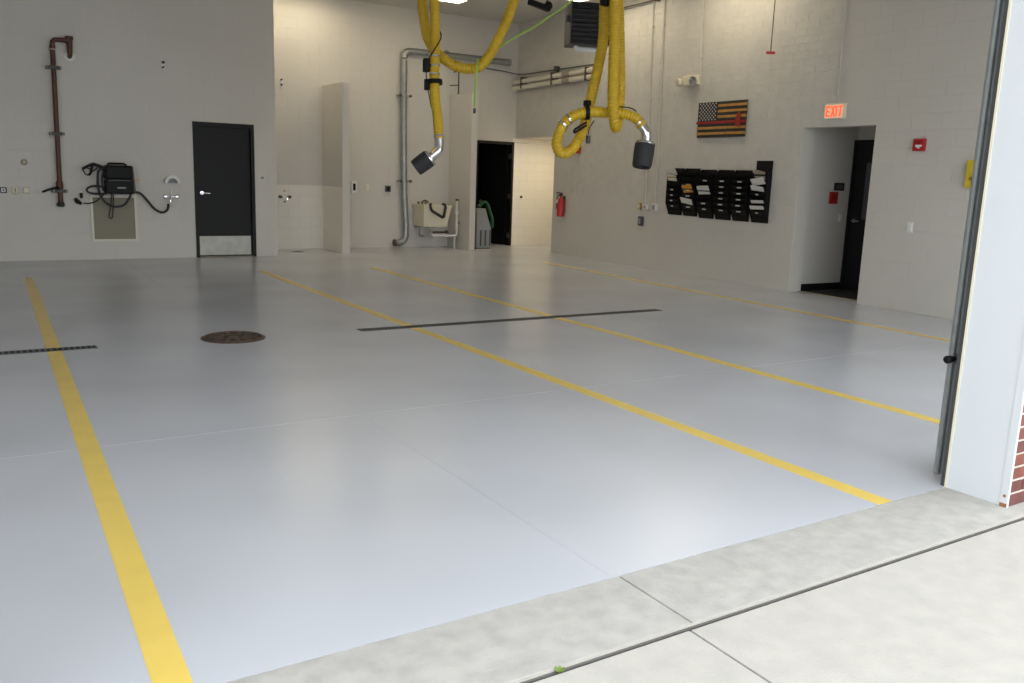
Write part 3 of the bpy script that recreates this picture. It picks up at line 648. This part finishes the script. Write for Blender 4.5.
# --- flag
t = rthing('wooden_flag', 'rustic wooden flag with black and golden slats and a red line', 'wall art', 3.89, 2.18, V)
FW, FH = 1.03, .535; sh = FH/13
MB().box(.02, FW-.02, 0, .012, .02, FH-.02).build('backing', 'charred', t)
ku0 = FW-.435                          # canton occupies the far end of the wall
for k in range(13):
    z1 = FH-k*sh; z0 = z1-sh+.003
    mm = 'redp' if k == 7 else ('charred' if k % 2 == 0 else 'wood')
    u1 = FW if k >= 7 else ku0
    o = MB().box(0, u1+(.025 if k == 7 else (.008 if k in (9, 11) else 0)), .012, .03+(.004 if k % 2 else 0), z0, z1, .002).build('slat', mm, t)
    if k == 7: o['label'] = 'red slat'
MB().box(ku0+.003, FW, .012, .034, FH-7*sh+.003, FH, .002).build('canton', 'charred', t)
st = MB()
for rr in range(9):
    for cc in range(6 if rr % 2 == 0 else 5):
        cx = ku0+.045+cc*.069+(.0345 if rr % 2 else 0); cz = FH-.022-rr*.030
        st.prism([(cx+(.0145 if k % 2 == 0 else .006)*math.sin(k*PI/5), cz+(.0145 if k % 2 == 0 else .006)*math.cos(k*PI/5)) for k in range(10)], .0342, .038)
so = st.build('stars', 'paper', t); so['kind'] = 'stuff'
ax = [(.11, .36), (.16, .36), (.165, .335), (.185, .30), (.20, .275), (.185, .23), (.195, .155), (.075, .155), (.10, .21), (.10, .30), (.09, .34)]
MB().prism(ax, .036, .048).build('axe_head', 'redp', t, label='red axe head emblem')
# --- mail trays
slot_g = 'black mail tray columns on the right wall'
cols = ['first mail tray column, farthest from the doorway, tilted papers on top', 'second mail tray column with an orange sheet', 'third mail tray column with a white folder in the middle', 'fourth mail tray column with five small labels and no papers', 'fifth mail tray column next to the papered end column', 'last mail tray column nearest the doorway, with a raised back board']
CW = .374; CB = .94; NP = 8; PH = .088
def tray_column(idx, label):
    u = 5.33 - idx*.372 - (.01 if idx == 5 else 0); zb = CB + (.015 if idx < 2 else 0)
    t = rthing('mail_tray_column', label, 'mail tray', u, zb, V, slot_g)
    hw = .155
    top = NP*PH+.05
    MB().box(-hw, hw, 0, .012, 0, top+(.14 if idx == 5 else 0), .003).build('back_board', 'blackp', t)
    for s in (-1, 1):
        MB().prism([(0.012, .0), (.022, 0), (.10, PH*2.2), (.10, top-.06), (.03, top), (0.012, top)], *sorted((s*hw, s*(hw-.008))), plane='yz').build('side_panel', 'blackp', t)
    for k in range(NP):
        z = k*PH; dk = (.45, .75)[k] if k < 2 else 1.0
        p = MB().prism([(.014, z), (.055*dk, z), (.118*dk, z+PH*.92), (.110*dk, z+PH*.92), (.050*dk, z+.008), (.014, z+.008)], -hw+.009, hw-.009, plane='yz').build('pocket', 'blackp', t)
        if 1 <= k <= 6 and (idx, k) not in ((1, 6), (2, 3), (0, 5)):
            c = z + PH*.62
            MB().box(-.045+.03*(idx in (0, 5)), .035, .100*dk, .1105*dk, c-.008, c+.009, rot=Matrix.Rotation(-.7, 4, 'X')).build('label_strip', 'paper' if idx != 5 else 'paper', p)
    return t, u, zb
tc = [tray_column(i, c) for i, c in enumerate(cols)]
def sheet(label, idx, k, w, h, tilt, material, du=0.0, lean=-.35, cat='paper', lift=.03):
    t, u, zb = tc[idx]
    z = zb + k*PH
    s = thing('paper_sheet', label, cat, RW(u+du, V+.062, z+lift), RANG, 'papers in the mail trays')
    bm2 = MB(); rot = Matrix.Rotation(lean, 4, 'X') @ Matrix.Rotation(tilt, 4, 'Y')
    bm2.box(-w/2, w/2, .02, .026, 0, h, .001); bmesh.ops.transform(bm2.bm, matrix=rot, verts=bm2.bm.verts[:])
    bm2.build('sheet', material, s)
    bm3 = MB(); bm3.box(-w/2+.01, w/2+.012, .012, .018, .004, h-.012); bmesh.ops.transform(bm3.bm, matrix=rot @ Matrix.Rotation(.05, 4, 'Y'), verts=bm3.bm.verts[:]); bm3.build('back_sheet', 'paper', s)
sheet('white papers sticking out of the top of the first tray column', 0, 7, .24, .13, .12, 'paper', .03, -.5)
sheet('cream papers just below the top of the first tray column', 0, 6, .22, .10, -.05, 'cream', .03, -.45)
sheet('orange sheet hanging from the middle of the second tray column', 1, 4, .22, .13, .06, 'orange', .0, -.4)
sheet('curled white sheet low in the second tray column', 1, 2, .25, .10, -.15, 'paper', .02, -.5)
sheet('white folder in the middle of the third tray column', 2, 4, .26, .14, .05, 'paper', .0, -.4)
sheet('crumpled brown and white papers near the top of the last tray column', 5, 6, .26, .11, .16, 'paper', .0, -.5)
sheet('tan sheet tucked at the top of the last tray column', 5, 7, .20, .12, -.2, 'tan', .0, -.35)
sheet('white paper just under the crumpled papers in the last column', 5, 5, .24, .08, -.1, 'paper', .02, -.5)
sheet('narrow white paper edge in the middle of the last tray column', 5, 3, .24, .05, .03, 'paper', .0, -.5)
sheet('wide white paper edge low in the last tray column', 5, 2, .27, .06, .03, 'paper', .0, -.5)
# --- exit sign
t = rthing('exit_sign', 'lit exit sign with red letters above the opening in the right wall', 'exit sign', 2.29, 2.375, V)
MB().box(-.165, .165, 0, .045, 0, .20, .006).build('housing', 'cream', t)
MB().box(-.15, .15, .0452, .049, .012, .188).build('face', 'exitf', t)
def stroke(b, x0, z0, x1, z1, w=.024):
    # letters read from the hall: local x runs right-to-left for the viewer
    d = Vector((x1-x0, z1-z0)); d.normalize(); n = Vector((-d.y, d.x))*w/2; e = d*0
    b.prism([(-(x0+n.x), z0+n.y), (-(x1+n.x), z1+n.y), (-(x1-n.x), z1-n.y), (-(x0-n.x), z0-n.y)], .0492, .054)
lt = {'E': [(0, 0, 0, .14), (0, .13, .05, .13), (0, .07, .045, .07), (0, .012, .05, .012)], 'X': [(0, 0, .055, .14), (0, .14, .055, 0)], 'I': [(0, 0, 0, .14)], 'T': [(.03, 0, .03, .14), (0, .13, .06, .13)]}
x0 = -.118
for ch, wd in (('E', .075), ('X', .083), ('I', .033), ('T', .06)):
    b = MB()
    for s in lt[ch]: stroke(b, x0+s[0], .03+s[1], x0+s[2], .03+s[3])
    b.build('letter_' + ch.lower(), 'exitr', t); x0 += wd
# --- fire alarm pull station, switch, yellow box
t = rthing('fire_alarm_pull', 'red fire alarm pull station right of the opening', 'fire alarm', 1.0, 1.955, V)
MB().box(-.075, .075, 0, .05, 0, .145, .006).build('body', 'red', t)
MB().box(-.05, .03, .0502, .062, .048, .072, .003).box(-.025, .005, .0502, .062, .03, .05, .002).build('pull_handle', 'white', t); MB().box(-.05, .05, .0502, .053, .09, .125).build('cover_plate', 'redp', t)
rbox('light_switch', 'white switch plate between the opening and the door track', 'switch', 1.01, 1.04, .085, .13, .01, 'white', 'white')
t = rthing('yellow_sign_box', 'tall yellow wall box beside the door track', 'sign', .27, 1.54, V)
MB().box(-.075, .075, 0, .06, 0, .31, .006).build('body', 'yellow', t); MB().box(-.05, .05, .0602, .066, .17, .27, .002).build('upper_panel', 'yellow', t); MB().lathe((0, .0602, .10), (0, 1, 0), [(0, .022), (.012, .020)], 14).build('button', 'brass', t)
t = rthing('upper_bracket', 'small dark fitting at the top of the right wall near the door', 'bracket', 1.45, 3.80, V)
MB().box(-.05, .05, 0, .04, -.03, .03, .005).build('plate', 'greyd', t); MB().cyl((0, .04, 0), (0, .09, -.01), .018, n=10).build('stud', 'iron', t)
# thin pipe near the ceiling
t = rthing('sprinkler_arm', 'thin dark rod reaching out near the ceiling beside the right hose', 'rod', 6.08, 4.42, V)
MB().tube([(0, 0, 0), (.06, .06, .0), (.92, .07, -.01)], .012, 8).build('rod', 'iron', t, smooth=True); MB().lathe((.92, .07, -.03), (0, 0, 1), [(0, .015), (.02, .04), (.045, .015)], 12).build('head', 'iron', t, smooth=True); MB().lathe((0, 0, 0), (0, 1, 0), [(0, .03), (.01, .03)], 10).build('flange', 'iron', t)
# vestibule signs
def vbox(name, label, cat, dep, z, w, h, m1, m2):
    t = thing(name, label, cat, RW(O1+.05, -dep, z), RANG); MB().box(-.02, 0, -w/2, w/2, -h/2, h/2, .002).build('plate', m1, t); MB().box(-.024, -.0202, -w*.35, w*.35, -h*.3, h*.3).build('face', m2, t)
vbox('room_sign', 'black room sign on the vestibule wall above the red box', 'sign', .90, 1.50, .20, .11, 'black', 'greyd')
vbox('red_box', 'red wall box in the vestibule under the black sign', 'wall box', .80, 1.34, .17, .17, 'red', 'redp')
vbox('light_switch', 'pale switch on the vestibule wall near the black door', 'switch', 1.0, 1.05, .06, .11, 'white', 'white')

# ================================================================== HANGING FROM THE CEILING
HR = .062
def corr(pts, name, parent, r=HR):
    p = crom(pts, .0085)
    # soften corrugation near the ends is not needed: every fourth ring is a groove
    return MB().tube(p, r, 18, rfun=lambda i: (r, r, r*.93, r*.82)[i % 4]).build(name, 'hose', parent, smooth=True, angle=3.0)
def rel(L, o): return [Vector(p)-Vector(o) for p in L]
def nozzle(parent, top, bottom, r, name='nozzle'):
    top = Vector(top); bottom = Vector(bottom); L = (bottom-top).length; d = (bottom-top)/L
    n = MB().lathe(top, d, [(0, r*.55), (.005, r*.93), (.02, r*1.0), (L*.35, r*1.02), (L*.85, r*.98), (L*.97, r*.92), (L, r*.86), (L-.02, r*.75), (L-.08, r*.70), (L-.085, 0.001)], 24).build(name, 'rubber', parent, smooth=True, angle=.5, label='black rubber tailpipe nozzle')
    MB().lathe(top-d*.012, d, [(0, r*.6), (.004, r*.97), (.018, r*1.04), (.032, r*1.04), (.036, r*.9)], 24).build('nozzle_rim', 'chrome', n, smooth=True, angle=.5)
    return n
# rail on the ceiling that carries the hoses
rail = thing('exhaust_rail', 'aluminium exhaust hose rail under the ceiling', 'rail', (5.6, 9.0, CZ))
ang = math.atan2(8.3-10.1, 6.5-4.95); rl = MB(); rl.box(-2.6, 2.6, -.09, .09, -.24, -.08, .01, rot=Matrix.Rotation(ang, 4, 'Z')); rl.build('profile', 'galv', rail)
for k in (-1.8, 0, 1.8): MB().cyl((k*math.cos(ang), k*math.sin(ang), -.09), (k*math.cos(ang), k*math.sin(ang), 0), .015, n=8).build('hanger_rod', 'greyd', rail)
RZ = CZ-.24
# --- left hose
o1 = (4.95, 9.95, 4.05)
h1 = thing('exhaust_hose', 'yellow corrugated exhaust hose on the left with nozzle pointing down left', 'hose', o1, 0, 'yellow exhaust extraction hoses')
corr(rel([(4.97, 10.16, RZ), (4.945, 10.2, 4.05), (4.92, 10.13, 3.57), (4.92, 10.07, 3.33), (4.94, 10.01, 3.12), (5.02, 9.92, 2.95), (5.14, 9.82, 2.83), (5.3, 9.70, 2.765), (5.46, 9.61, 2.80), (5.58, 9.57, 2.96), (5.68, 9.55, 3.15), (5.77, 9.54, 3.34), (5.87, 9.53, 3.61), (5.97, 9.5, 3.95), (6.02, 9.3, 4.2), (5.9, 8.95, RZ)], o1), 'hose_loop', h1, .064)
corr(rel([(5.0, 10.0, RZ), (4.98, 9.95, 4.01), (4.95, 9.86, 3.54), (4.93, 9.79, 3.18), (4.9, 9.73, 2.83), (4.88, 9.69, 2.59), (4.87, 9.64, 2.36), (4.88, 9.59, 2.16), (4.875, 9.53, 1.89)], o1), 'hose_drop', h1)
for p, d in (((4.875, 9.535, 1.93), (0, .3, 1)), ((4.905, 9.74, 2.87), (0, .15, 1)), ((4.895, 9.72, 2.76), (0, .15, 1)), ((4.887, 9.705, 2.66), (0, .15, 1))):
    q = Vector(p)-Vector(o1); MB().lathe(q-Vector(d)*.012, d, [(0, .066), (.002, .068), (.022, .068), (.024, .066)], 18).build('hose_clamp', 'chrome', h1, smooth=True)
MB().tube(crom(rel([(4.875, 9.53, 1.91), (4.87, 9.52, 1.82), (4.85, 9.515, 1.755), (4.80, 9.535, 1.705), (4.765, 9.55, 1.675)], o1), .015), .058, 16).build('elbow', 'chrome', h1, smooth=True, label='chrome elbow')
nozzle(h1, Vector((4.77, 9.55, 1.68))-Vector(o1), Vector((4.61, 9.62, 1.545))-Vector(o1), .105)
MB().tube(rel([(4.86, 9.5, 1.84), (4.79, 9.49, 1.78), (4.75, 9.49, 1.74)], o1), .012, 8).build('release_lever', 'brass', h1, smooth=True)
q = Vector((4.88, 9.685, 2.565))-Vector(o1)
MB().lathe(q-Vector((0, 0, .022)), (0, .15, 1), [(0, .064), (.0, .098), (.05, .098), (.05, .064)], 22).build('saddle_ring', 'blackp', h1)
q = Vector((4.80, 9.75, 2.76))-Vector(o1)
bx = MB(); bx.box(q.x-.035, q.x+.035, q.y-.04, q.y+.04, q.z-.08, q.z+.08, .012); bx.box(q.x+.03, q.x+.08, q.y-.04, q.y+.01, q.z-.06, q.z-.03); bx.build('control_box', 'blackp', h1)
q2 = Vector((4.795, 9.71, 2.52))-Vector(o1); bx = MB(); bx.box(q2.x-.03, q2.x+.03, q2.y-.03, q2.y+.03, q2.z-.05, q2.z+.08, .008); bx.build('connector', 'blackp', h1)
MB().tube(crom([q, q+Vector((-.01, -.02, -.12)), q2, q2+Vector((.02, -.02, -.12)), q2+Vector((.05, -.02, -.25))], .02), .007, 6).build('control_cable', 'blackp', h1, smooth=True)
MB().tube(crom(rel([(4.83, 9.75, 2.84), (4.87, 9.67, 2.95), (4.93, 9.66, 3.05), (4.975, 9.72, 3.12), (4.985, 9.80, 3.2)], o1), .02), .008, 6).build('wrapped_cable', 'blackp', h1, smooth=True)
# --- right hose
o2 = (6.4, 8.25, 4.0)
h2 = thing('exhaust_hose', 'yellow corrugated exhaust hose on the right, coiled, with nozzle hanging down', 'hose', o2, 0, 'yellow exhaust extraction hoses')
corr(rel([(6.41, 8.3, RZ), (6.4, 8.25, 3.92), (6.36, 8.17, 3.48), (6.32, 8.09, 3.04), (6.27, 8.0, 2.48), (6.26, 7.965, 2.26), (6.29, 7.965, 2.13), (6.36, 8.03, 2.08), (6.43, 8.10, 2.13), (6.475, 8.14, 2.27), (6.505, 8.17, 2.51), (6.51, 8.21, 2.85), (6.52, 8.28, 3.3), (6.55, 8.38, 3.9), (6.56, 8.2, RZ)], o2), 'hose_loop', h2, .064)
corr(rel([(6.43, 8.47, RZ), (6.42, 8.45, 3.9), (6.41, 8.42, 3.57), (6.38, 8.38, 3.37), (6.345, 8.33, 3.06), (6.28, 8.31, 2.77), (6.20, 8.30, 2.45), (6.11, 8.28, 2.12), (6.01, 8.28, 1.90), (5.91, 8.30, 1.79), (5.81, 8.32, 1.775), (5.765, 8.34, 1.88), (5.80, 8.32, 2.03), (5.86, 8.29, 2.13), (5.95, 8.24, 2.20), (6.10, 8.16, 2.24), (6.27, 8.11, 2.24), (6.44, 8.00, 2.235), (6.56, 7.92, 2.185), (6.63, 7.87, 2.09)], o2), 'hose_coil', h2)
MB().tube(crom(rel([(6.62, 7.88, 2.11), (6.65, 7.845, 2.05), (6.655, 7.835, 1.99), (6.645, 7.83, 1.91)], o2), .012), .058, 16).build('elbow', 'chrome', h2, smooth=True, label='chrome elbow')
nozzle(h2, Vector((6.64, 7.83, 1.915))-Vector(o2), Vector((6.585, 7.80, 1.64))-Vector(o2), .115)
for p, d in (((6.60, 7.90, 2.14), (-.6, .45, .7)), ((5.88, 8.28, 2.15), (.8, -.4, .5)), ((5.83, 8.31, 2.09), (.6, -.3, .8))):
    q = Vector(p)-Vector(o2); d = Vector(d).normalized(); MB().lathe(q-d*.012, d, [(0, .066), (.002, .068), (.022, .068), (.024, .066)], 18).build('hose_clamp', 'chrome', h2, smooth=True)
q = Vector((6.06, 8.19, 2.235))-Vector(o2); d = Vector((.9, -.45, .08)).normalized()
MB().lathe(q-d*.022, d, [(0, .066), (0, .088), (.045, .088), (.045, .066)], 22).build('saddle_ring', 'blackp', h2)
MB().box(q.x-.03, q.x+.03, q.y-.04, q.y+.04, q.z+.07, q.z+.13, .008).build('saddle_clip', 'blackp', h2)
b = MB()
for e in (0, .035):
    b.tube(rel([(6.02, 8.13, 2.12-e), (5.97, 8.14, 2.09-e), (5.88, 8.17, 2.03-e)], o2), .013, 8)
b.tube(rel([(5.88, 8.17, 2.03), (5.88, 8.17, 1.995)], o2), .013, 8); b.build('pull_handle', 'blackp', h2, smooth=True)
MB().tube(crom(rel([(6.10, 8.1, 2.14), (6.04, 8.1, 2.05), (6.03, 8.1, 1.97)], o2), .02), .006, 6).build('handle_cord', 'blackp', h2, smooth=True)
q = Vector((6.03, 8.1, 1.93))-Vector(o2); MB().box(q.x-.02, q.x+.02, q.y-.02, q.y+.02, q.z-.045, q.z+.045, .006).build('cord_weight', 'greyd', h2)
MB().tube(crom(rel([(6.42, 8.05, 2.315), (6.52, 7.97, 2.30), (6.58, 7.92, 2.255)], o2), .02), .007, 6).build('control_cable', 'blackp', h2, smooth=True)
q = Vector((6.31, 8.26, 3.62))-Vector(o2); MB().box(q.x-.06, q.x+.05, q.y-.05, q.y+.05, q.z-.2, q.z+.2, .015).build('balancer', 'blackp', h2)
MB().tube([q+Vector((0, 0, .18)), q+Vector((0, 0, RZ-3.62))], .008, 6).build('balancer_cable', 'greyd', h2)
# --- lime rope
t = thing('lime_rope', 'lime green rope slung over the left yellow hose', 'rope', (5.4, 9.5, 2.8))
MB().tube(crom(rel([(6.72, 9.13, CZ-.02), (6.6, 9.22, 3.78), (6.23, 9.38, 3.40), (5.90, 9.60, 3.16), (5.72, 9.70, 3.02), (5.50, 9.70, 2.88), (5.42, 9.60, 2.875), (5.375, 9.53, 2.80), (5.35, 9.50, 2.68), (5.31, 9.45, 2.47), (5.29, 9.42, 2.28)], (5.4, 9.5, 2.8)), .03), .013, 8).build('rope', 'lime', t, smooth=True)
MB().lathe(Vector((5.29, 9.42, 2.28))-Vector((5.4, 9.5, 2.8)), (0, 0, -1), [(0, .016), (.05, .018), (.06, .008)], 10).build('end_tip', 'greyd', t)
# --- unit heater
t = thing('unit_heater', 'black louvred unit heater hanging from the ceiling behind the right hose', 'heater', (7.42, 10.02, CZ), math.radians(-24))
MB().box(-.285, .285, .05, .45, -1.30, -.76, .015).build('cabinet', 'greyd', t)
MB().box(-.285, .285, -.02, .05, -.80, -.76).box(-.285, .285, -.02, .05, -1.30, -1.26).box(-.285, -.26, -.02, .05, -1.26, -.80).box(.26, .285, -.02, .05, -1.26, -.80).build('front_frame', 'black', t)
for k in range(7): MB().box(-.258, .258, -.012, .045, -1.225+k*.062, -1.213+k*.062, rot=Matrix.Rotation(.6, 4, 'X')).build('louvre', 'greyd', t)
MB().box(-.258, .258, .046, .049, -1.255, -.805).build('heat_core', 'dark', t)
for x in (-.22, .22): MB().cyl((x, .25, -.76), (x, .25, 0), .012, n=8).build('hanger_rod', 'greyd', t)
MB().tube(crom([(-.17, .2, -1.30), (-.15, .2, -1.335), (-.08, .2, -1.345), (.1, .2, -1.345), (.2, .2, -1.345)], .02), .036, 12).build('white_pipe', 'white', t, smooth=True)  # white tube added in place of an unidentified pale item under the heater
MB().box(-.33, -.29, .1, .2, -1.0, -.92, .006).build('gas_valve', 'greyd', t); MB().tube([(-.31, .15, -.92), (-.31, .15, -.72), (-.31, .15, 0)], .012, 8).build('gas_pipe', 'grey', t, smooth=True)
t = thing('spring_closer', 'dark bracket arm hanging left of the unit heater', 'bracket', (6.95, 10.42, CZ))
MB().cyl((0, 0, 0), (0, 0, -.78), .012, n=8).build('rod', 'greyd', t); MB().box(-.30, .04, -.04, .04, -.85, -.78, .01, rot=Matrix.Rotation(.18, 4, 'Y')).build('arm', 'blackp', t); MB().sph((.02, 0, -.80), .06, n=12).build('joint', 'blackp', t, smooth=True)
# --- red pull handle on a cord
t = thing('pull_cord', 'thin cord with a red bar handle hanging before the right wall', 'pull cord', (6.82, 6.24, 2.77))
MB().tube([(0, 0, 0), (0, 0, CZ-2.77-.01)], .005, 6).build('cord', 'iron', t, smooth=True); MB().tube([(-.033, .025, 0), (.033, -.025, 0)], .013, 10).build('handle', 'red', t, smooth=True); MB().lathe((0, 0, CZ-2.77), (0, 0, -1), [(0, .03), (.02, .03), (.03, .012)], 12).build('ceiling_mount', 'greyd', t)

# ================================================================== ON THE FLOOR
def trench(x0, x1, y, label):
    t = thing('trench_drain', label, 'drain', ((x0+x1)/2, y, 0)); L = x1-x0
    MB().box(-L/2, L/2, -.062, -.048, .0004, .004).box(-L/2, L/2, .048, .062, .0004, .004).box(-L/2, -L/2+.014, -.048, .048, .0004, .004).box(L/2-.014, L/2, -.048, .048, .0004, .004).build('frame', 'greyd', t)
    MB().box(-L/2+.014, L/2-.014, -.048, .048, .0010, .0016).build('channel', 'dark', t)
    n = min(int(L/.042), 290); me = MB().box(-.009, .009, -.047, .047, .0018, .0045).mesh('grate_bar'); me.materials.append(M['greyd'])
    for k in range(n): link('grate_bar', me, None, t, (-L/2+.035+k*(L-.07)/(n-1), 0, 0))
trench(3.10, 6.86, 7.66, 'long dark trench drain across the two middle yellow lines'); trench(-2.9, .83, 7.72, 'trench drain crossing the yellow line at the left edge')
t = thing('manhole_cover', 'round rusty manhole cover in the grey floor', 'manhole cover', (1.935, 7.715, 0))
b = MB(); b.lathe((0, 0, .0004), (0, 0, 1), [(0, .275), (.005, .275), (.006, .265)], 40); b.build('frame', 'iron', t)
MB().lathe((0, 0, .0066), (0, 0, 1), [(0, .255), (.002, .253)], 40).build('lid', 'dark', t)
for k in range(12):
    a = k*PI/6; c, s = math.cos(a), math.sin(a)
    MB().box(.17*c-.055, .17*c+.055, .17*s-.016, .17*s+.016, .0088, .0125, .001, rot=Matrix.Rotation(a, 4, 'Z')).build('raised_rib', 'iron', t)
for r0_ in (.10, .245): MB().tube([(r0_*math.cos(a*PI/16), r0_*math.sin(a*PI/16), .010) for a in range(32)], .009, 6, closed=True).build('raised_ring', 'iron', t)
MB().lathe((0, 0, .0088), (0, 0, 1), [(0, .05), (.004, .045)], 20).build('centre_boss', 'iron', t)
# weed in the apron joint
t = thing('weed', 'tiny green weed growing in the joint of the sill', 'plant', (1.46, 1.975, -.012))
for k in range(7):
    a = k*2*PI/7; c, s = math.cos(a), math.sin(a)
    MB().prism([(0, 0), (.010, .007), (.022, 0), (.010, -.007)], .0, .0015, 'xy').build('leaf', 'weed', t, (0, 0, .006)).rotation_euler = (0, -.5, a)
MB().cyl((0, 0, 0), (0, 0, .009), .003, n=6).build('stem', 'weed', t)
